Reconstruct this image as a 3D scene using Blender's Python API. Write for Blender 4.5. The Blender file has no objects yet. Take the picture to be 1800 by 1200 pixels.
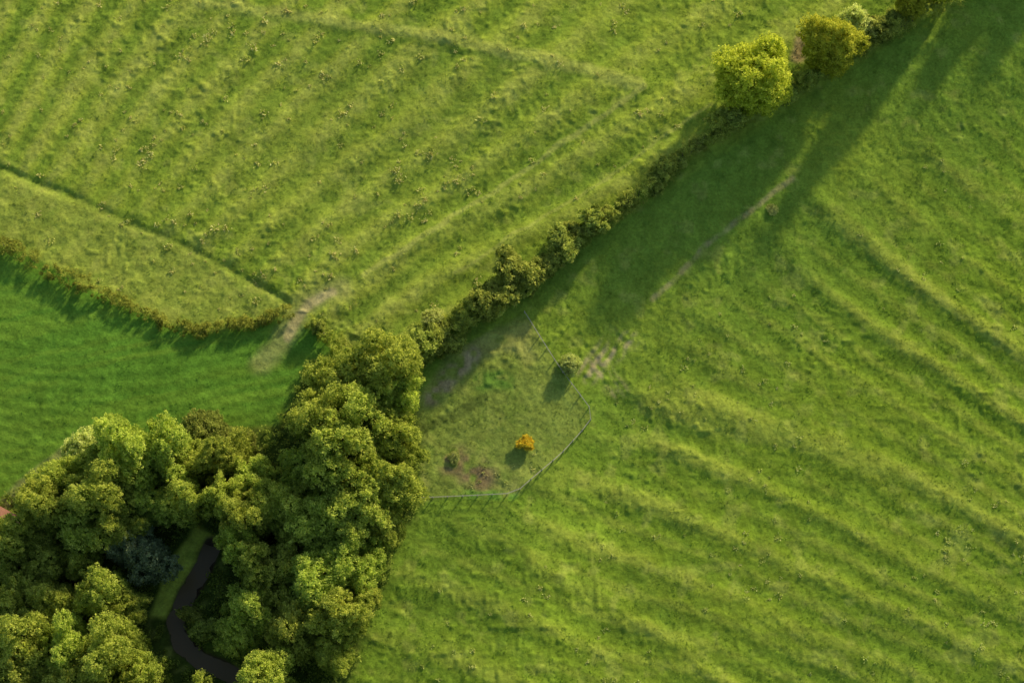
import bpy, math, random
import numpy as np
from mathutils import Vector
rng=np.random.default_rng(7); random.seed(7)
scene=bpy.context.scene
# ---------------------------------------------------------------- camera frame
T=math.radians(18); D=300.0; TH=0.3
sT,cT=math.sin(T),math.cos(T)
C=np.array([0,-D*sT,D*cT]); F=np.array([0,sT,-cT]); UP=np.array([0,cT,sT])
def P(px,py,z=0.0):
    d=F+np.array([(px-900)/900*TH,0,0])-(py-600)/900*TH*UP
    t=(z-C[2])/d[2]
    q=C+t*d
    return float(q[0]),float(q[1])
def UV(X,Y):
    dep=np.maximum(Y*sT+D,60)
    return 900+900*X/(dep*TH), 600-900*Y*cT/(dep*TH)
# ---------------------------------------------------------------- noise
class VN:
    def __init__(s,seed): s.t=np.random.default_rng(seed).random((256,256))
    def __call__(s,x,y):
        xi=np.floor(x).astype(int); yi=np.floor(y).astype(int)
        fx=x-xi; fy=y-yi; fx=fx*fx*(3-2*fx); fy=fy*fy*(3-2*fy)
        a=s.t[xi&255,yi&255]; b=s.t[(xi+1)&255,yi&255]; c=s.t[xi&255,(yi+1)&255]; d=s.t[(xi+1)&255,(yi+1)&255]
        return (a*(1-fx)+b*fx)*(1-fy)+(c*(1-fx)+d*fx)*fy
N=[VN(i) for i in range(12)]
def fbm(x,y,k=0,o=4):
    r=0;a=.5;ca,sa=math.cos(.6),math.sin(.6)
    for i in range(o):
        r=r+a*(N[(k+i)%12](x,y)-.5)*2
        x,y=(x*ca-y*sa)*2.03+13.7,(x*sa+y*ca)*2.03+5.1; a*=.5
    return r
def ss(a,b,x):
    t=np.clip((x-a)/(b-a),0,1); return t*t*(3-2*t)
def pld(U,V,pts):
    best=np.full(np.shape(U),1e9)
    for (x0,y0),(x1,y1) in zip(pts[:-1],pts[1:]):
        dx,dy=x1-x0,y1-y0; L=dx*dx+dy*dy
        t=np.clip(((U-x0)*dx+(V-y0)*dy)/L,0,1)
        best=np.minimum(best,np.hypot(U-x0-t*dx,V-y0-t*dy))
    return best
def inpoly(U,V,pts):
    r=np.zeros(np.shape(U),bool); n=len(pts)
    for i in range(n):
        x0,y0=pts[i]; x1,y1=pts[(i+1)%n]
        if y0==y1: continue
        c=((y0>V)!=(y1>V))&(U<(x1-x0)*(V-y0)/(y1-y0)+x0)
        r^=c
    return r
def pmask(U,V,pts,w=15):
    ins=inpoly(U,V,pts); d=pld(U,V,pts+[pts[0]])
    return ss(-w,w,np.where(ins,d,-d))
# ---------------------------------------------------------------- map of the place
HEDGE=[(700,640),(745,612),(800,575),(880,520),(950,480),(1000,435),(1080,380),(1160,312),(1250,240),(1310,195),(1400,148),(1500,95),(1600,40),(1700,-15),(1850,-100),(2050,-215)]
HEDGE_A=[(-150,330),(-60,395),(0,428),(100,480),(200,527),(280,562),(345,580),(430,572),(515,548)]
HEDGE_B=[(545,566),(575,588),(610,612)]
DITCH=[(-150,235),(0,297),(100,335),(200,378),(350,442),(440,492),(505,530)]
STREAM=[(372,960),(355,1000),(328,1045),(308,1092),(318,1132),(352,1160),(405,1182),(460,1230),(480,1290)]
FENCE=[(922,550),(950,595),(985,650),(1043,727),(1035,745),(985,800),(905,868),(830,872),(735,876)]
LOWERLEFT=[(-400,300),(-60,400),(0,430),(200,530),(345,590),(515,560),(610,620),(560,740),(380,760),(150,780),(40,860),(0,900),(-400,1050)]
WOOD=[(-400,1060),(-40,900),(60,850),(150,780),(380,770),(490,740),(540,640),(640,600),(720,620),(745,760),(740,880),(705,950),(660,1060),(615,1200),(590,1350),(-400,1500)]
ENC=[(922,550),(985,650),(1043,727),(985,800),(905,868),(745,878),(730,700),(790,620)]
RIDGES=[[(1430,340),(1560,440),(1680,530),(1900,690)],
[(1630,240),(1720,310),(1900,440)],
[(1530,310),(1660,410),(1760,490),(1900,590)],
[(1340,400),(1480,520),(1620,620),(1900,800)],
[(1230,540),(1400,620),(1600,740),(1900,920)],
[(1130,690),(1260,712),(1400,755),(1600,835),(1900,990)],
[(1060,765),(1180,785),(1350,850),(1550,945),(1900,1120)],
[(960,830),(1150,880),(1350,970),(1600,1085),(1900,1220)],
[(800,900),(1000,940),(1200,1020),(1420,1120),(1650,1230)],
[(930,985),(1050,1050),(1180,1130),(1320,1230)],
[(700,1010),(850,1050),(980,1110),(1150,1220)],
[(640,1110),(780,1145),(930,1220)],
[(1740,100),(1790,140),(1900,220)],
[(1480,640),(1650,740),(1900,880)],
[(1250,600),(1400,690),(1560,760)]]
RA=[1.25,.7,.6,.65,.5,1.2,.8,.85,.6,.8,.5,.5,.6,.45,.45]
a0=np.array(P(700,645)); a1=np.array(P(1700,-15)); hd=(a1-a0)/np.linalg.norm(a1-a0); hn=np.array([hd[1],-hd[0]])
def hs(X,Y): return (X-a0[0])*hn[0]+(Y-a0[1])*hn[1]
def fan(U,V,X,Y):
    wU=U+14*fbm(X*.05,Y*.05,3,2); wV=V+14*fbm(X*.05+9,Y*.05,4,2)
    ang=np.arctan2(1427-wV,wU+768)
    return np.sin(ang*165+1.2*fbm(X*.015,Y*.015,8,2)*3)
def fan2(U,V,X,Y):
    wU=U+14*fbm(X*.06,Y*.06,1,2); wV=V+14*fbm(X*.06+9,Y*.06,2,2)
    ang=np.arctan2(2030-wV,3700-wU)
    return np.sin(ang*330+2*fbm(X*.02,Y*.02,5,2))*(.35+.65*N[10](X*.05,Y*.05))
def ridges(U,V,X,Y):
    wU=U+9*fbm(X*.05,Y*.05,3,3)+6*fbm(X*.3,Y*.3,6,2); wV=V+9*fbm(X*.05+9,Y*.05,4,3)+6*fbm(X*.3,Y*.3,7,2)
    rsum=0
    for i,(a,r) in enumerate(zip(RA,RIDGES)):
        d=pld(wU,wV,r); rsum=np.maximum(rsum,np.exp(-(d/(20+6*(i%3)))**2)*a)
    return rsum*(.45+1.0*N[9](X*.06,Y*.06))
def height(X,Y,fine=False):
    X=np.asarray(X,float);Y=np.asarray(Y,float)
    U,V=UV(X,Y)
    s=hs(X,Y); near=1-ss(150,320,np.hypot(X,Y))
    h=-2.8*ss(0,34,s)*ss(880,1100,U)*near+0.03*np.maximum(s-32,0)*near*ss(850,1000,U)
    h=h+fbm(X*.02,Y*.02,1,3)*1.2
    left=ss(-2,-8,s)
    ll=pmask(U,V,LOWERLEFT,12); below=ss(-10,40,pld(U,V,DITCH)*np.where(inpoly(U,V,[(-600,0)]+DITCH+[(640,600),(640,1600),(-600,1600)]),-1,1))
    amp=.25*(.5+.9*N[5](X*.04,Y*.04))
    h=h+fan(U,V,X,Y)*amp*left*near*(1-ll)*below
    wV=V+18*fbm(X*.05+9,Y*.05,4,2); wU=U+18*fbm(X*.05,Y*.05,3,2)
    rf=ss(16,30,s)*ss(760,900,U)
    h=h+.43*ridges(U,V,X,Y)*near+.075*fan2(U,V,X,Y)*near*rf
    h=h-.35*np.exp(-(pld(U+7*fbm(X*.2,Y*.2,2,3),V,DITCH)/8)**2)*(.4+.9*N[3](X*.12,Y*.12))+.22*np.exp(-(pld(U,V-0,[(540,30),(750,62),(960,108),(1130,150)])/14)**2)
    h=h-1.3*np.exp(-(pld(U,V,STREAM)/22)**4)
    h=h+.2*np.exp(-(pld(U,V,[(1130,155),(900,315),(640,485)])/12)**2)-.15*np.exp(-(pld(U,V,[(1140,165),(910,330),(650,500)])/9)**2)
    h=h+ll*.025*np.sin((wV+.18*wU+.0006*(wU-300)**2)*.28+4*fbm(X*.08,Y*.08,2,2))
    if fine:
        g=1-.4*ll
        h=h+near*g*(.09*fbm(X*.45,Y*.45,5,2)+.11*fbm(X*1.4,Y*1.4,7,2))
        lum=N[8](X*.9+3,Y*.9); pt=ss(-.3,.3,fbm(X*.07,Y*.07,9,2)); h=h+near*g*.17*ss(.6,.95,lum)*pt
    return h
def PG(px,py):
    z=0
    for _ in range(4):
        x,y=P(px,py,z); z=float(height(x,y))
    return x,y,z
# ---------------------------------------------------------------- materials
def newmat(n):
    m=bpy.data.materials.new(n); m.use_nodes=True; nt=m.node_tree; nt.nodes.clear()
    return m,nt,nt.nodes.new('ShaderNodeOutputMaterial')
def leafmat(n,transl=.35):
    m,nt,o=newmat(n); L=nt.links.new
    a=nt.nodes.new('ShaderNodeAttribute'); a.attribute_name='col'
    oi=nt.nodes.new('ShaderNodeObjectInfo'); mr=nt.nodes.new('ShaderNodeMapRange'); mr.inputs[3].default_value=.88; mr.inputs[4].default_value=1.12
    hs2=nt.nodes.new('ShaderNodeHueSaturation'); mh=nt.nodes.new('ShaderNodeMapRange'); mh.inputs[3].default_value=.498; mh.inputs[4].default_value=.512
    L(oi.outputs['Random'],mr.inputs[0]); L(oi.outputs['Random'],mh.inputs[0]); L(mr.outputs[0],hs2.inputs['Value']); L(mh.outputs[0],hs2.inputs['Hue']); L(a.outputs['Color'],hs2.inputs['Color'])
    d=nt.nodes.new('ShaderNodeBsdfDiffuse')
    t=nt.nodes.new('ShaderNodeBsdfTranslucent'); mx=nt.nodes.new('ShaderNodeMixShader'); mx.inputs[0].default_value=transl
    L(hs2.outputs[0],d.inputs['Color']); L(hs2.outputs[0],t.inputs['Color'])
    L(d.outputs[0],mx.inputs[1]); L(t.outputs[0],mx.inputs[2]); L(mx.outputs[0],o.inputs[0]); return m
def simplemat(n,c1,c2,scale=3,rough=.85,bump=.3):
    m,nt,o=newmat(n); L=nt.links.new
    tc=nt.nodes.new('ShaderNodeTexCoord'); nz=nt.nodes.new('ShaderNodeTexNoise'); nz.inputs['Scale'].default_value=scale; nz.inputs['Detail'].default_value=6
    r=nt.nodes.new('ShaderNodeValToRGB'); r.color_ramp.elements[0].position=.35; r.color_ramp.elements[1].position=.65
    r.color_ramp.elements[0].color=(*c1,1); r.color_ramp.elements[1].color=(*c2,1)
    b=nt.nodes.new('ShaderNodeBump'); b.inputs['Strength'].default_value=bump
    d=nt.nodes.new('ShaderNodeBsdfPrincipled'); d.inputs['Roughness'].default_value=rough
    L(tc.outputs['Object'],nz.inputs['Vector']); L(nz.outputs[0],r.inputs[0]); L(r.outputs[0],d.inputs['Base Color']); L(nz.outputs[0],b.inputs['Height']); L(b.outputs[0],d.inputs['Normal']); L(d.outputs[0],o.inputs[0]); return m
LEAF=leafmat('foliage',.5); GRASSB=leafmat('grass_blades',.4)
BARK=simplemat('bark',(.06,.045,.03),(.14,.11,.08))
WOODM=simplemat('weathered_wood',(.36,.34,.27),(.52,.5,.4),8)
def groundmat():
    m,nt,o=newmat('pasture_grass'); L=nt.links.new
    a=nt.nodes.new('ShaderNodeAttribute'); a.attribute_name='col'
    tc=nt.nodes.new('ShaderNodeTexCoord')
    n1=nt.nodes.new('ShaderNodeTexNoise'); n1.inputs['Scale'].default_value=2.2; n1.inputs['Detail'].default_value=8; n1.inputs['Roughness'].default_value=.75
    n2=nt.nodes.new('ShaderNodeTexNoise'); n2.inputs['Scale'].default_value=.25; n2.inputs['Detail'].default_value=5
    for n in(n1,n2): L(tc.outputs['Object'],n.inputs['Vector'])
    mr=nt.nodes.new('ShaderNodeMapRange'); mr.inputs[1].default_value=.3; mr.inputs[2].default_value=.7; mr.inputs[3].default_value=.66; mr.inputs[4].default_value=1.34
    L(n1.outputs[0],mr.inputs[0])
    mr2=nt.nodes.new('ShaderNodeMapRange'); mr2.inputs[1].default_value=.3; mr2.inputs[2].default_value=.7; mr2.inputs[3].default_value=.88; mr2.inputs[4].default_value=1.12
    L(n2.outputs[0],mr2.inputs[0])
    mu=nt.nodes.new('ShaderNodeMath'); mu.operation='MULTIPLY'; L(mr.outputs[0],mu.inputs[0]); L(mr2.outputs[0],mu.inputs[1])
    v=nt.nodes.new('ShaderNodeVectorMath'); v.operation='SCALE'; L(a.outputs['Color'],v.inputs[0]); L(mu.outputs[0],v.inputs['Scale'])
    b=nt.nodes.new('ShaderNodeBump'); b.inputs['Strength'].default_value=.45; b.inputs['Distance'].default_value=.25; L(n1.outputs[0],b.inputs['Height'])
    d=nt.nodes.new('ShaderNodeBsdfDiffuse')
    L(v.outputs[0],d.inputs['Color']); L(b.outputs[0],d.inputs['Normal']); L(d.outputs[0],o.inputs[0]); return m
GROUND=groundmat()
# ---------------------------------------------------------------- mesh helper (quads)
def qmesh(name,verts,quads,cols=None,mats=(),midx=None,smooth=False):
    me=bpy.data.meshes.new(name); verts=np.asarray(verts,np.float32); quads=np.asarray(quads,np.int32)
    me.vertices.add(len(verts)); me.vertices.foreach_set('co',verts.ravel())
    me.loops.add(quads.size); me.loops.foreach_set('vertex_index',quads.ravel())
    me.polygons.add(len(quads)); me.polygons.foreach_set('loop_start',np.arange(0,quads.size,4,dtype=np.int32))
    me.polygons.foreach_set('loop_total',np.full(len(quads),4,np.int32))
    for m in mats: me.materials.append(m)
    if midx is not None: me.polygons.foreach_set('material_index',np.asarray(midx,np.int32))
    me.update(calc_edges=True)
    if cols is not None:
        at=me.color_attributes.new('col','FLOAT_COLOR','POINT')
        c=np.ones((len(verts),4),np.float32); c[:,:3]=cols; at.data.foreach_set('color',c.ravel())
    me.polygons.foreach_set('use_smooth',np.full(len(quads),smooth))
    return me
def obj(name,me,loc=(0,0,0),rot=0,sc=(1,1,1),parent=None,tilt=0):
    o=bpy.data.objects.new(name,me); o.location=loc; o.rotation_euler=(random.uniform(-tilt,tilt),random.uniform(-tilt,tilt),rot); o.scale=sc
    scene.collection.objects.link(o)
    if parent: o.parent=parent
    return o
# ---------------------------------------------------------------- ground
def axis(lo,hi,st):
    c=np.arange(lo,hi+st/2,st); out=[];x=st;p=hi
    while p<2500: x*=1.25;p+=x; out.append(p)
    out=np.array(out); return np.concatenate([(lo-(out-hi))[::-1],c,out])
gx=axis(-104,104,.25); gy=axis(-76,82,.25)
X,Y=np.meshgrid(gx,gy,indexing='xy'); X=X.ravel();Y=Y.ravel()
Z=height(X,Y,True)
def gcolor(X,Y):
    U0,V0=UV(X,Y); U=U0+7*fbm(X*.25,Y*.25,2,3); V=V0+7*fbm(X*.25+7,Y*.25,6,3)
    s=hs(X,Y); n=len(X)
    col=np.tile(np.array([.225,.335,.03]),(n,1))
    def mix(m,c):
        nonlocal col; m=np.clip(m,0,1)[:,None]; col=col*(1-m)+np.array(c)*m
    leftf=ss(-1,1,-s)*1.0
    mix(leftf,(.32,.415,.048))
    mix((1-leftf)*(1-ss(18,54,s))*.5,(.165,.29,.045))  # lusher grass by the hedge, also painted darker to widen its shadow band
    mix((1-leftf)*ss(-.1,.6,fbm(X*.035,Y*.035,9,3))*.4,(.32,.40,.04))
    rg=ridges(U0,V0,X,Y); q=(1-leftf)*ss(22,36,s+8*ss(1100,1400,U0)); f2=fan2(U0,V0,X,Y)
    mix(q*ss(.25,.9,rg+.35*fbm(X*.3,Y*.3,4,3))*.42,(.43,.47,.08)); mix(q*ss(.3,.0,rg)*.35,(.15,.255,.026))
    mix(q*ss(.1,.8,f2+.5*fbm(X*.4,Y*.4,4,3))*.35,(.39,.44,.07)); mix(q*ss(-.1,-.8,f2)*.3,(.14,.245,.024))
    mix(leftf*ss(-.1,.6,fbm(X*.04,Y*.04,2,3))*.5,(.38,.44,.07))
    f=fan(U0,V0,X,Y)+.8*fbm(X*.3,Y*.3,4,3)
    ll=pmask(U,V,LOWERLEFT,6)
    st=leftf*(1-ll)*(.55+.45*ss(-.3,.3,fbm(X*.03,Y*.03,11,2)))
    mix(st*ss(.1,-.9,f)*.68,(.16,.275,.03)); mix(st*ss(.2,1.1,f)*.4,(.47,.50,.11))
    below=inpoly(U,V,[(-600,0)]+DITCH+[(520,545),(430,580),(345,590),(200,530),(0,430),(-600,300)]); mix(below*.6,(.34,.40,.07))
    mix(ll,(.12,.265,.03))
    st=N[3](V*.11+U*.02,U*.004); mix(ll*ss(.3,.8,st)*.5,(.19,.325,.036))
    mix(ll*ss(-.1,.5,fbm(X*.04,Y*.04,5,2))*.5,(.20,.325,.034))
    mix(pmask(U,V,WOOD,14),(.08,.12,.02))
    mix(pmask(U,V,[(345,925),(385,950),(345,1005),(290,1085),(262,1080),(300,990)],6),(.55,.66,.09))
    enc=pmask(U,V,ENC,5); mix(enc*.7,(.27,.33,.07)); mix(enc*ss(.1,.5,fbm(X*.12,Y*.12,4,3))*.6,(.42,.42,.12))
    dr=ss(.15,.5,fbm(X*.35,Y*.35,7,3)); mix(dr*.35*(1-ll),(.42,.46,.1))
    lu=ss(.1,.45,fbm(X*.5+40,Y*.5,8,3)); mix(lu*.35*(1-ll*.5),(.12,.215,.026))
    nb=ss(.25,.6,N[4](X*.9,Y*.9)*.6+N[6](X*.3,Y*.3)*.4)
    mix(ss(13,3,pld(U,V,[(582,515),(545,532),(525,560),(505,590)]))*.9,(.55,.46,.24))
    mix(ss(30,6,pld(U,V,[(600,505),(545,530),(520,565),(490,600),(460,640)]))*.5,(.44,.42,.16))
    mix(ss(8,1,pld(U,V,[(1395,312),(1320,370),(1240,430),(1150,520)]))*(.2+.45*nb),(.40,.35,.16))
    mix(ss(30,8,pld(U,V,[(1035,650),(1060,620),(1100,590)]))*nb*.8*(.5+.5*np.sin(U*.33+V*.2)),(.48,.40,.22))
    mix(ss(25,5,pld(U,V,[(1050,640),(1090,680)]))*nb*.8*(.5+.5*np.sin(U*.33-V*.25)),(.46,.38,.2))
    mix(ss(24,6,pld(U,V,[(760,700),(790,665),(830,625)]))*nb*.7,(.44,.34,.22))
    mix(ss(42,10,pld(U,V,[(800,815),(845,840)]))*nb*.9,(.30,.22,.11))
    mix(ss(12,4,pld(U,V,[(735,755),(800,730),(850,700)]))*.6,(.09,.13,.03))  # dark curve across the enclosure: shadow band painted into the ground colour
    mix(ss(26,8,pld(U,V,[(850,672),(885,668)]))*nb*.8,(.14,.30,.04))
    mix(ss(12,4,pld(U,V,[(800,872),(900,868)]))*nb*.8,(.16,.34,.05))
    mix(ss(20,6,pld(U,V,[(1410,70),(1405,95)]))*.8,(.44,.32,.17))
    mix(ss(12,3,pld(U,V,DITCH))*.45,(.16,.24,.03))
    mix(ss(18,5,pld(U,V,[(350,0),(540,33),(750,62),(960,108),(1120,150)]))*.6,(.46,.50,.11))
    mix(ss(9,2,pld(U,V,[(370,12),(545,47),(750,78),(950,124)]))*.5,(.15,.25,.03))
    mix(ss(7,2,pld(U,V,[(1130,155),(900,315),(640,485)]))*.55,(.45,.48,.12))
    mix(ss(5,1,pld(U,V,[(1250,180),(1100,290),(950,385),(800,480)]))*.4,(.44,.47,.12))
    mix(ss(16,5,pld(U,V,[(0,890),(50,845),(110,800)]))*.5,(.4,.36,.15))
    mix(ss(20,12,pld(U,V,STREAM)),(.09,.065,.04))
    col*= (1+.2*fbm(X*.7,Y*.7,1,3))[:,None]
    return np.clip(col,.01,.75)
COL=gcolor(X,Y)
nx,ny=len(gx),len(gy)
idx=np.arange(nx*ny).reshape(ny,nx)
quads=np.stack([idx[:-1,:-1],idx[:-1,1:],idx[1:,1:],idx[1:,:-1]],-1).reshape(-1,4)
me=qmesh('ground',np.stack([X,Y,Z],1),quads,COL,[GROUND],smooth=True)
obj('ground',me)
# ---------------------------------------------------------------- foliage makers
def unit(v): return v/np.maximum(np.linalg.norm(v,axis=-1,keepdims=True),1e-6)
def leafquads(cen,nor,size,r):
    n=len(cen); t=unit(np.cross(nor,r.normal(size=(n,3)))); b=np.cross(nor,t)
    s=(size*r.uniform(.65,1.3,n))[:,None]
    return np.stack([cen+t*s,cen+b*s*.62,cen-t*s,cen-b*s*.62],1).reshape(-1,3)
def clumpfoliage(cc,cr,out,per,size,c_dark,c_lite,r,flat=.85,shade=None):
    n=len(cc); k=per
    d=unit(r.normal(size=(n,k,3))+out[:,None,:]*.55)
    rad=(r.uniform(.2,1.0,(n,k,1))**.7)*cr[:,None,None]*r.uniform(.8,1.3,(n,k,1))
    pos=cc[:,None,:]+d*rad*np.array([1,1,flat]); nor=unit(d*.35+r.normal(size=(n,k,3))*.75+np.array([0,0,.12]))
    f=r.uniform(0,1,(n,1))*.6+r.uniform(0,1,(n,k))*.4
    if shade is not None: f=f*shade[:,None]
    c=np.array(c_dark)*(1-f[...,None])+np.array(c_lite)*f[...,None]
    v=leafquads(pos.reshape(-1,3),nor.reshape(-1,3),size,r)
    return v,np.repeat(c.reshape(-1,3),4,0)
def tube(p0,p1,r0,r1,seg=7):
    p0=np.array(p0,float);p1=np.array(p1,float); ax=unit(p1-p0); t=unit(np.cross(ax,[.31,.2,.92] if abs(ax[2])<.9 else [1,0,0])); b=np.cross(ax,t)
    a=np.linspace(0,2*math.pi,seg,endpoint=False); ring=np.cos(a)[:,None]*t+np.sin(a)[:,None]*b
    v=np.concatenate([p0+ring*r0,p1+ring*r1]); i=np.arange(seg); j=(i+1)%seg
    return v,np.stack([i,j,j+seg,i+seg],1)
def assemble(name,fol,wood,mats):
    vs=[];cs=[];qs=[];mi=[];o=0
    for v,c in fol:
        q=np.arange(len(v)).reshape(-1,4)+o; vs.append(v);cs.append(c);qs.append(q);mi.append(np.zeros(len(q)));o+=len(v)
    for v,q in wood:
        vs.append(v);cs.append(np.full((len(v),3),.08));qs.append(q+o);mi.append(np.ones(len(q)));o+=len(v)
    return qmesh(name,np.concatenate(vs),np.concatenate(qs),np.concatenate(cs),mats,np.concatenate(mi))
def tree_mesh(name,seed,R=6,H=14,base=3,nl=9,lr=.42,cd=(.035,.075,.008),cl=(.2,.25,.02),leaf=.26,per=60,cden=1.0,tuft=1.0,peak=0.0,zj=.12,tall=1.5,jit=.3,keepf=.68):
    r=np.random.default_rng(seed); ch=H-base; cz=base+ch*.5
    lobes=[]; ea=r.uniform(.8,1.2); eb=1/ea
    for i in range(nl):
        a=i*2.4+r.uniform(-.7,.7); q=math.sqrt((i+.5)/nl)
        rad=q*R*(1-lr)*r.uniform(1-jit,1+jit*1.1); zz=cz+ch*.28*(1-q*q*1.3)+r.uniform(-1,1)*ch*zj+peak*(1-q)*2
        lobes.append((rad*math.cos(a)*ea,rad*math.sin(a)*eb,zz,R*lr*r.uniform(.6,1.4)))
    for i in range(nl//2+2):
        a=r.uniform(0,6.28); lobes.append((R*.5*math.cos(a),R*.5*math.sin(a),base+ch*.25,R*max(lr,.3)*1.05))
    CC=[];OUT=[];CR=[];SH=[]
    L=np.array(lobes)
    for (x,y,z,lrad) in lobes:
        n=int(4*3.14*lrad*lrad/(tuft**2*1.5)*cden)
        d=unit(r.normal(size=(n,3))+np.array([0,0,.5])); vert=min(tall,max(1.0,ch*.30/lrad))
        rr=lrad*r.uniform(.75,1.28,(n,1)); p=np.array([x,y,z])+d*rr*np.array([1,1,vert])
        dist=np.linalg.norm((p[:,None,:]-L[None,:,:3])/np.array([1,1,1.2]),axis=2)/L[None,:,3]
        keep=(dist.min(1)>keepf)&(p[:,2]>base*.6)
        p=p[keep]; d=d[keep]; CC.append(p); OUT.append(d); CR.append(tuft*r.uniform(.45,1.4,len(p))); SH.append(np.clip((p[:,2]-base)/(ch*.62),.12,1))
    CC=np.concatenate(CC);OUT=np.concatenate(OUT);CR=np.concatenate(CR);SH=np.concatenate(SH)
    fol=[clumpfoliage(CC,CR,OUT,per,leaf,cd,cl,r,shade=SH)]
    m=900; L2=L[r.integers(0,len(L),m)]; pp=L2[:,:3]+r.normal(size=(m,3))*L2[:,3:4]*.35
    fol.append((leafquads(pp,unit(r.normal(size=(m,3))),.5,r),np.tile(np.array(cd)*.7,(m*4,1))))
    tr=max(.18,H*.022); wood=[tube((0,0,-.6),(.1,.1,base),tr*1.3,tr),tube((.1,.1,base),(0,0,base+ch*.55),tr,tr*.4)]
    for (x,y,z,l) in lobes: wood.append(tube((0.05,0.05,base*.9+ch*.1*r.random()),(x,y,z),tr*.45,tr*.12,5))
    return assemble(name,fol,wood,[LEAF,BARK])
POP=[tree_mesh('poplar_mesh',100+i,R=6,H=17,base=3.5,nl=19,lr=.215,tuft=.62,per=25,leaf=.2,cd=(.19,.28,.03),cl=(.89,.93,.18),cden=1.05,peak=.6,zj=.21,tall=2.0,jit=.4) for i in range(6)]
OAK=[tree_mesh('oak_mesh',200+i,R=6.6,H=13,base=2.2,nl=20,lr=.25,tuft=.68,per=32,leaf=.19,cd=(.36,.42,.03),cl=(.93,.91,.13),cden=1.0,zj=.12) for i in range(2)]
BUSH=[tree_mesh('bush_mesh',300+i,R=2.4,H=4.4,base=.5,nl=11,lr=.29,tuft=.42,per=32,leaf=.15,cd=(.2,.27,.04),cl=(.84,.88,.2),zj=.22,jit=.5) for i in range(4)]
PALE=[tree_mesh('pale_mesh',340+i,R=2.2,H=4.6,base=.8,nl=8,lr=.36,tuft=.42,per=22,leaf=.13,cd=(.6,.66,.16),cl=(.9,.92,.34),cden=.55,jit=.4) for i in range(2)]
GREY=tree_mesh('willow_mesh',360,R=3.6,H=9,base=2,nl=10,lr=.33,tuft=.6,per=34,leaf=.17,cd=(.16,.22,.1),cl=(.46,.55,.28),jit=.4)
ORANGE=tree_mesh('orange_mesh',361,R=1.4,H=2.8,base=.6,nl=7,lr=.36,tuft=.3,per=24,leaf=.1,cd=(.85,.58,.05),cl=(.94,.82,.1),cden=.7,jit=.5)
DEADISH=tree_mesh('brown_mesh',362,R=3,H=5,base=.6,nl=9,lr=.36,tuft=.5,per=34,leaf=.15,cd=(.18,.23,.04),cl=(.6,.62,.15),jit=.4)
def plant(name,mesh,px,py,rpx,R0,H0,hs_=1.0,an=.12,tilt=0.04):
    s=rpx/10/R0; sz=s*hs_; z=H0*sz*.58
    x,y=P(px,py,z); g=float(height(x,y)); e=random.uniform(1-an,1+an)
    return obj(name,mesh,(x,y,g-.1),random.uniform(0,6.28),(s*e,s/e,sz),tilt=tilt)
plant('oak_tree',OAK[0],1328,128,74,6.6,13,.95,.04)
plant('oak_tree',OAK[1],1463,70,58,6.6,13,1.05,.04)
for p in [(1600,5,28,1.2),(1655,-45,40,1.8),(1800,-120,30,1.6),(1920,-190,40,1.3),(2060,-260,50,1.2)]:
    plant('oak_tree',OAK[p[0]%2],p[0],p[1],p[2],6.6,13,p[3])
WT=[(668,640,66),(600,672,62),(705,690,44),(645,735,66),(560,735,52),(700,775,48),(600,800,66),(690,850,50),(540,830,50),(620,890,66),(680,920,38),(560,930,60),(505,900,50),(630,990,52),(560,1020,62),(490,1000,50),(600,1085,48),(520,1100,58),(450,1060,48),(590,1150,36),(430,1110,46),(470,1190,50),(400,800,44),(450,850,46),(395,870,38),(640,1050,30),(440,905,40),(450,1000,38),
(225,785,58),(290,790,52),(335,815,48),(170,820,48),(110,850,52),(190,875,56),(265,870,52),(325,880,42),(75,900,48),(140,930,58),(220,930,40),(412,940,34),(20,960,52),(80,985,46),(15,1045,52),(90,1060,46),(180,1040,50),(225,1070,36),(40,1120,56),(120,1130,48),(210,1150,58),(30,1190,56),(130,1200,54),(260,1195,38),(435,965,36),(-60,1000,60),(-50,1100,60),(350,1260,50),(200,1270,60),(50,1280,60),(500,1270,55),(645,790,40),(575,870,36),(150,990,34)]
for i,(a,b,c) in enumerate(WT):
    plant('poplar_tree',POP[(i*5+i//6)%6],a,b,c,6,17,random.uniform(.62,1.15)*(1.0 if c>45 else 1.25),.15,.08)
plant('willow_tree',GREY,262,985,38,3.6,9)
plant('willow_tree',GREY,225,960,34,3.6,9)
for p in [(150,785,34,1),(762,560,20,1),(1003,637,21,.55),(1500,35,30,1),(1525,48,24,1)]: plant('pale_leaved_tree',PALE[p[0]%2],p[0],p[1],p[2],2.2,4.6,p[3],.15)
plant('autumn_yellow_tree',ORANGE,925,780,15,1.4,2.8,.5)
plant('small_shrub',PALE[0],798,802,11,2.2,4.6,.3)
plant('small_shrub',PALE[1],1360,363,12,2.2,4.6,.3)
for p in [(345,760,34),(385,772,30),(370,750,26),(420,775,28)]: plant('thorn_bush',DEADISH,p[0],p[1],p[2],3,5)
for p in [(992,428,34),(1005,408,20),(905,478,40),(932,500,22),(850,530,34),(885,520,28),(812,560,24),(770,592,32),(735,605,38),(1042,388,28),(1065,375,16),(1110,348,14),(1150,320,18),(1160,298,22),(1195,282,14),(958,470,22),(975,455,20),(1095,360,16),(1290,205,26),(1265,225,16),(340,1085,18),(360,1110,22),(560,572,14),(1385,160,20),(1420,135,20),(1550,52,26),(1570,30,18),(725,590,20),(790,600,22),(830,545,22),(1225,255,14)]:
    plant('hawthorn_bush',BUSH[(p[0]+p[1])%4],p[0],p[1],p[2],2.4,4.4,random.uniform(.5,.95),.25,.12)
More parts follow.
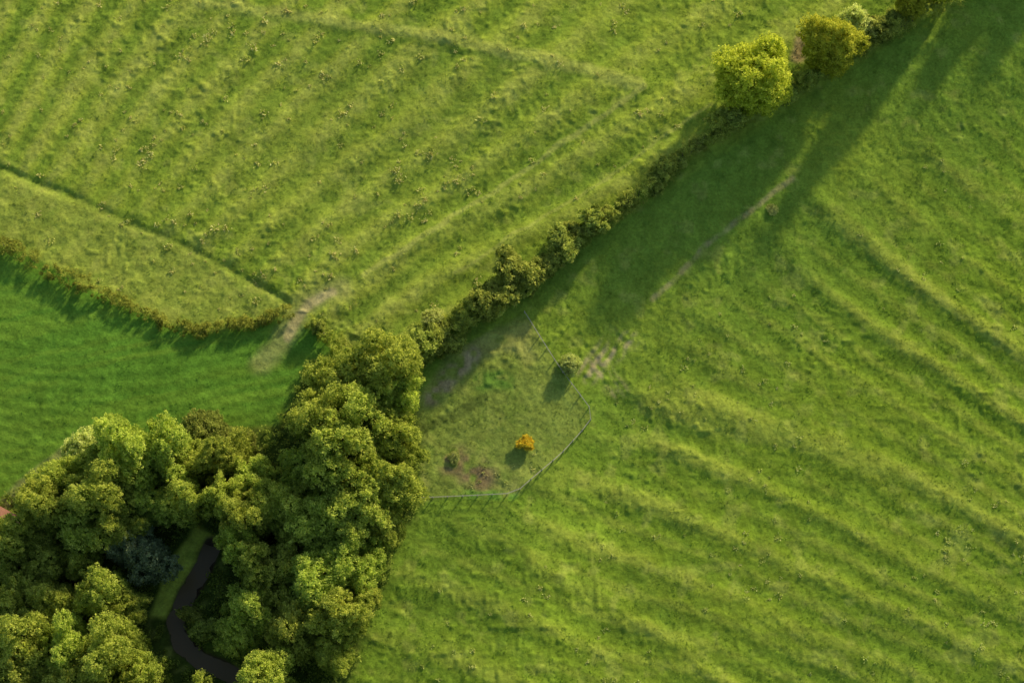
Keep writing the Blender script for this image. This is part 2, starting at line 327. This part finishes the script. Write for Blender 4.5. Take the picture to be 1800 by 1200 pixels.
# hedges
def hedge(name,pts,w,h,cd,cl,seed,var=.35,per=42):
    r=np.random.default_rng(seed); W=np.array([PG(*p) for p in pts])[:,:2]
    seg=np.linalg.norm(np.diff(W,axis=0),axis=1); cum=np.concatenate([[0],np.cumsum(seg)]); n=int(cum[-1]*w*3.0)
    s=r.uniform(0,cum[-1],n); x=np.interp(s,cum,W[:,0]); y=np.interp(s,cum,W[:,1])
    v=1+var*(fbm(s*.13,s*0+seed,seed%5,2)*1.8+fbm(s*.5,s*0+seed,seed%5+2,2)*1.4)
    v=np.clip(v,.4,1.9)
    i=np.clip(np.searchsorted(cum,s)-1,0,len(seg)-1); dd=(W[i+1]-W[i])/seg[i][:,None]; nn=np.stack([-dd[:,1],dd[:,0]],1)
    th=r.uniform(0,math.pi,n); wob=fbm(s*.2,s*0+3,4,2)*var*1.7
    off=np.cos(th)*w*.5*v+wob; zz=h*v*(.3+.6*np.sin(th))
    x=x+nn[:,0]*off+r.normal(size=n)*.25; y=y+nn[:,1]*off+r.normal(size=n)*.25; g=height(x,y)
    cc=np.stack([x,y,g+zz],1); out=np.stack([nn[:,0]*np.cos(th),nn[:,1]*np.cos(th),np.sin(th)],1)
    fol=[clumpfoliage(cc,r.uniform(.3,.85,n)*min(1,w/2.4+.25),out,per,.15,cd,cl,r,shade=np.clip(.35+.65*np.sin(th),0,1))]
    wood=[]
    for k in range(int(cum[-1]/2.2)):
        sx=k*2.2+r.uniform(0,1); px=np.interp(sx,cum,W[:,0]);py=np.interp(sx,cum,W[:,1]);gz=float(height(px,py))
        wood.append(tube((px,py,gz-.2),(px+r.normal()*.3,py+r.normal()*.3,gz+h*.8),.09,.04,5))
    obj(name,assemble(name,fol,wood,[LEAF,BARK]))
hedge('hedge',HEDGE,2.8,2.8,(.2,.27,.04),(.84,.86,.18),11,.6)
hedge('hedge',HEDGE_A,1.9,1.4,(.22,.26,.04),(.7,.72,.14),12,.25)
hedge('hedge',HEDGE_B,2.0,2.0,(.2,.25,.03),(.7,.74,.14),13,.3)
r=np.random.default_rng(5)
uu=r.uniform(-100,750,5200); vv=r.uniform(600,1300,5200)
k=inpoly(uu,vv,WOOD)&(pld(uu,vv,STREAM)>20)&~inpoly(uu,vv,[(345,915),(395,950),(345,1010),(300,1100),(250,1090),(295,980)])
uu=uu[k];vv=vv[k]
pp=np.array([P(a,b) for a,b in zip(uu,vv)]); g=height(pp[:,0],pp[:,1]); zz=r.uniform(.1,1.8,len(g))*r.uniform(0,1,len(g))
cc=np.stack([pp[:,0],pp[:,1],g+zz],1)
fol=[clumpfoliage(cc,r.uniform(.5,1.1,len(g)),np.tile([0,0,1.],(len(g),1)),22,.22,(.12,.18,.03),(.5,.58,.1),r)]
obj('undergrowth',assemble('undergrowth',fol,[],[LEAF,BARK]))
# ---------------------------------------------------------------- grass tufts
def blades(name,x,y,z,hgt,spread,k,col,var,r,mat):
    n=len(x); c=np.stack([x,y,z],1)[:,None,:]+np.concatenate([r.normal(size=(n,k,2))*np.broadcast_to(np.asarray(spread)[...,None,None] if np.ndim(spread) else spread,(n,1,1)),np.zeros((n,k,1))],2)
    h=(np.broadcast_to(hgt,(n,))[:,None]*r.uniform(.5,1.3,(n,k)))[...,None]
    a=r.uniform(0,6.28,(n,k)); d=np.stack([np.cos(a),np.sin(a),0*a],-1)*h*.42
    lean=np.concatenate([r.normal(size=(n,k,2))*.6,np.ones((n,k,1))],2)*h
    b=c-np.array([0,0,.06])
    v=np.stack([b-d,b+d,b+d*.55+lean,b-d*.55+lean],2).reshape(-1,3)
    cc=col[:,None,:]*(1+var*r.normal(size=(n,k,1))); cc=np.repeat(np.clip(cc,.01,.88).reshape(-1,3),4,0)
    q=np.arange(len(v)).reshape(-1,4); obj(name,qmesh(name,v,q,cc,[mat]))
r=np.random.default_rng(21)
n=125000; x=r.uniform(-102,102,n); y=r.uniform(-74,80,n); U,V=UV(x,y)
den=.2+.8*ss(-.15,.35,fbm(x*.4,y*.4,3,3)); ll=pmask(U,V,LOWERLEFT,5)
k=(r.random(n)<den*(1-.7*ll))&(pmask(U,V,WOOD,5)<.5)&(pld(U,V,[(600,505),(545,530),(520,565),(490,610)])>16)
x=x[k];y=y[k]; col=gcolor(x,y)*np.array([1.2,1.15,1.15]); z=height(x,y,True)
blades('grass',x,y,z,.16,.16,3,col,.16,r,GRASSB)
n=34000; x=r.uniform(-100,100,n); y=r.uniform(-72,80,n); U,V=UV(x,y); s=hs(x,y)
lf=(s<-3)*(1-pmask(U,V,LOWERLEFT,5)); fs=ss(-.3,.8,fan(U,V,x,y))
dl=.2*ss(-.05,.45,fbm(x*.06,y*.06,6,3))*lf*ss(1400,500,U)*(.2+.8*fs)
dl=dl+.02*lf+.07*((s>22))*ss(.0,.45,fbm(x*.09,y*.09,8,3))
dl=dl+.12*((s<-3)*np.exp(-(pld(U,V,[(0,300),(200,378),(440,492)])/22)**2))*N[2](x*.2,y*.2)
k=(r.random(n)<dl)&(pmask(U,V,WOOD,5)<.5); x=x[k];y=y[k];z=height(x,y,True); m=len(x)
f=r.random((m,1)); sr=(hs(x,y)>0)
col=np.array([.88,.78,.34])*f+np.array([.7,.7,.22])*(1-f); col=np.where(sr[:,None],col*np.array([.9,1,.9]),col)
sz=r.uniform(.1,1,m)**1.8*np.where(sr,.6,1)
blades('dry_grass_tussocks',x,y,z,.15+.17*sz,.12+.33*sz,26,col,.14,r,GRASSB)
# ---------------------------------------------------------------- stream
W=[PG(*p) for p in STREAM]; pts=[]
for a,b in zip(W[:-1],W[1:]):
    for i in range(6): pts.append(np.array(a[:2])*(1-i/6)+np.array(b[:2])*i/6)
pts=np.array(pts)
for _ in range(3): pts[1:-1]=(pts[:-2]+2*pts[1:-1]+pts[2:])/4
hh=height(pts[:,0],pts[:,1])
tg=np.gradient(pts,axis=0); tg=unit(tg); nn=np.stack([-tg[:,1],tg[:,0]],1)
zz=hh+.3; wd=(1.6+.35*np.sin(np.arange(len(pts))*1.1)+.2*np.sin(np.arange(len(pts))*2.3))[:,None]
v=np.concatenate([np.c_[pts+nn*wd,zz],np.c_[pts-nn*wd,zz]]); m=len(pts); i=np.arange(m-1)
mw,nt,o=newmat('stream_water'); b=nt.nodes.new('ShaderNodeBsdfPrincipled'); b.inputs['Base Color'].default_value=(.17,.12,.055,1); b.inputs['Roughness'].default_value=.3; b.inputs['Specular IOR Level'].default_value=.3
nz=nt.nodes.new('ShaderNodeTexNoise'); nz.inputs['Scale'].default_value=2; bp=nt.nodes.new('ShaderNodeBump'); bp.inputs['Strength'].default_value=.15; nt.links.new(nz.outputs[0],bp.inputs['Height']); nt.links.new(bp.outputs[0],b.inputs['Normal']); nt.links.new(b.outputs[0],o.inputs[0])
obj('stream_water',qmesh('stream_water',v,np.stack([i+m,i+m+1,i+1,i],1),None,[mw]))
# ---------------------------------------------------------------- fence
def boxbetween(p0,p1,w,h):
    p0=np.array(p0);p1=np.array(p1); d=unit(p1-p0); sd=np.array([-d[1],d[0],0]); sd=sd/max(np.linalg.norm(sd),1e-6)*w/2 if np.linalg.norm(sd)>1e-3 else np.array([w/2,0,0]); u=unit(np.cross(d,sd))*h/2
    v=[p+a*sd+b*u for p in(p0,p1) for a,b in((-1,-1),(1,-1),(1,1),(-1,1))]
    q=[[0,1,2,3],[7,6,5,4],[0,4,5,1],[1,5,6,2],[2,6,7,3],[3,7,4,0]]
    return np.array(v),np.array(q)
def join(name,parts,mat,parent=None):
    vs=[];qs=[];o=0
    for v,q in parts: vs.append(v);qs.append(np.array(q)+o);o+=len(v)
    return obj(name,qmesh(name,np.concatenate(vs),np.concatenate(qs),None,[mat]),parent=parent)
fe=bpy.data.objects.new('wooden_fence',None); scene.collection.objects.link(fe)
W=np.array([PG(*p)[:2] for p in FENCE]); seg=np.linalg.norm(np.diff(W,axis=0),axis=1); cum=np.concatenate([[0],np.cumsum(seg)]); ns=int(cum[-1]/2.4)
sx=np.linspace(0,cum[-1],ns); fx=np.interp(sx,cum,W[:,0]); fy=np.interp(sx,cum,W[:,1]); fz=height(fx,fy)
posts=[boxbetween((a,b,c-.3),(a,b,c+1.0+random.uniform(-.06,.06)),.13,.13) for a,b,c in zip(fx,fy,fz)]
rails=[]
for i in range(ns-1):
    for hz,wd in((.5,.03),(.92,.075)):
        rails.append(boxbetween((fx[i],fy[i],fz[i]+hz),(fx[i+1],fy[i+1],fz[i+1]+hz+random.uniform(-.03,.03)),wd,.03))
join('posts',posts,WOODM,fe); join('rails',rails,WOODM,fe)
# ---------------------------------------------------------------- house at the left edge
hx,hy,hz=PG(-14,925)
he=bpy.data.objects.new('brick_house',None); scene.collection.objects.link(he); he.location=(hx,hy,hz); he.rotation_euler=(0,0,math.radians(-28))
BR=simplemat('brick',(.24,.1,.06),(.34,.16,.1),6); RT=simplemat('roof_tiles',(.2,.085,.05),(.3,.14,.09),5); GL=simplemat('window_glass',(.03,.04,.05),(.05,.06,.07),1,.1,0)
w,l,h,rf=3,5,2.8,1.9
v=np.array([(-l,-w,-.5),(l,-w,-.5),(l,w,-.5),(-l,w,-.5),(-l,-w,h),(l,-w,h),(l,w,h),(-l,w,h),(-l,0,h+rf),(l,0,h+rf),(l,0,h),(-l,0,h)],float)
join('walls',[(v,[[0,1,5,4],[2,3,7,6],[1,2,6,5],[3,0,4,7],[5,10,6,9],[7,11,4,8]])],BR,he)
def slab(a,b,c,d,t): 
    a,b,c,d=map(np.array,(a,b,c,d)); n=unit(np.cross(b-a,d-a).astype(float))*t; vv=np.array([a,b,c,d,a+n,b+n,c+n,d+n],float); return vv,[[3,2,1,0],[4,5,6,7],[0,1,5,4],[1,2,6,5],[2,3,7,6],[3,0,4,7]]
e=.4; 
join('roof',[slab((-l-e,-w-e,h-.22),(l+e,-w-e,h-.22),(l+e,0,h+rf+.05),(-l-e,0,h+rf+.05),.14),slab((l+e,w+e,h-.22),(-l-e,w+e,h-.22),(-l-e,0,h+rf+.05),(l+e,0,h+rf+.05),.14)],RT,he)
join('chimney',[boxbetween((l-1,.3,h+1),(l-1,.3,h+rf+1.1),.8,.8)],BR,he)
join('windows',[boxbetween((a-.5,-w-.02,1.6),(a+.5,-w-.02,1.6),.06,1.1) for a in(-3,0,3)]+[boxbetween((l+.02,-.5,1.6),(l+.02,.5,1.6),.06,1.1)],GL,he)
join('door',[boxbetween((1.4,-w-.03,1.0),(2.2,-w-.03,1.0),.08,2.0)],WOODM,he)
# ---------------------------------------------------------------- light
EL=math.radians(15.5); sdx,sdy=.56,.828
w_=bpy.data.worlds.new('World'); scene.world=w_; w_.use_nodes=True; nt=w_.node_tree; bg=nt.nodes['Background']
sk=nt.nodes.new('ShaderNodeTexSky'); sk.sky_type='NISHITA'; sk.sun_disc=False; sk.sun_elevation=EL; sk.sun_rotation=math.atan2(sdx,sdy); nt.links.new(sk.outputs[0],bg.inputs[0]); bg.inputs[1].default_value=.15
sl=bpy.data.lights.new('sun','SUN'); sl.energy=5; sl.angle=math.radians(3); sl.color=(1,.85,.57)
so=bpy.data.objects.new('sun',sl); scene.collection.objects.link(so)
d=Vector((-sdx*math.cos(EL),-sdy*math.cos(EL),-math.sin(EL))); so.rotation_euler=d.to_track_quat('-Z','Y').to_euler()
cam=bpy.data.cameras.new('camera'); cam.lens=18/TH; cam.sensor_width=36; cam.clip_end=6000; cam.clip_start=1
co=bpy.data.objects.new('camera',cam); co.location=C; co.rotation_euler=(T,0,0); scene.collection.objects.link(co); scene.camera=co
scene.view_settings.view_transform='Standard'; scene.view_settings.look='None'; scene.view_settings.exposure=0
print('trees',len(scene.objects))
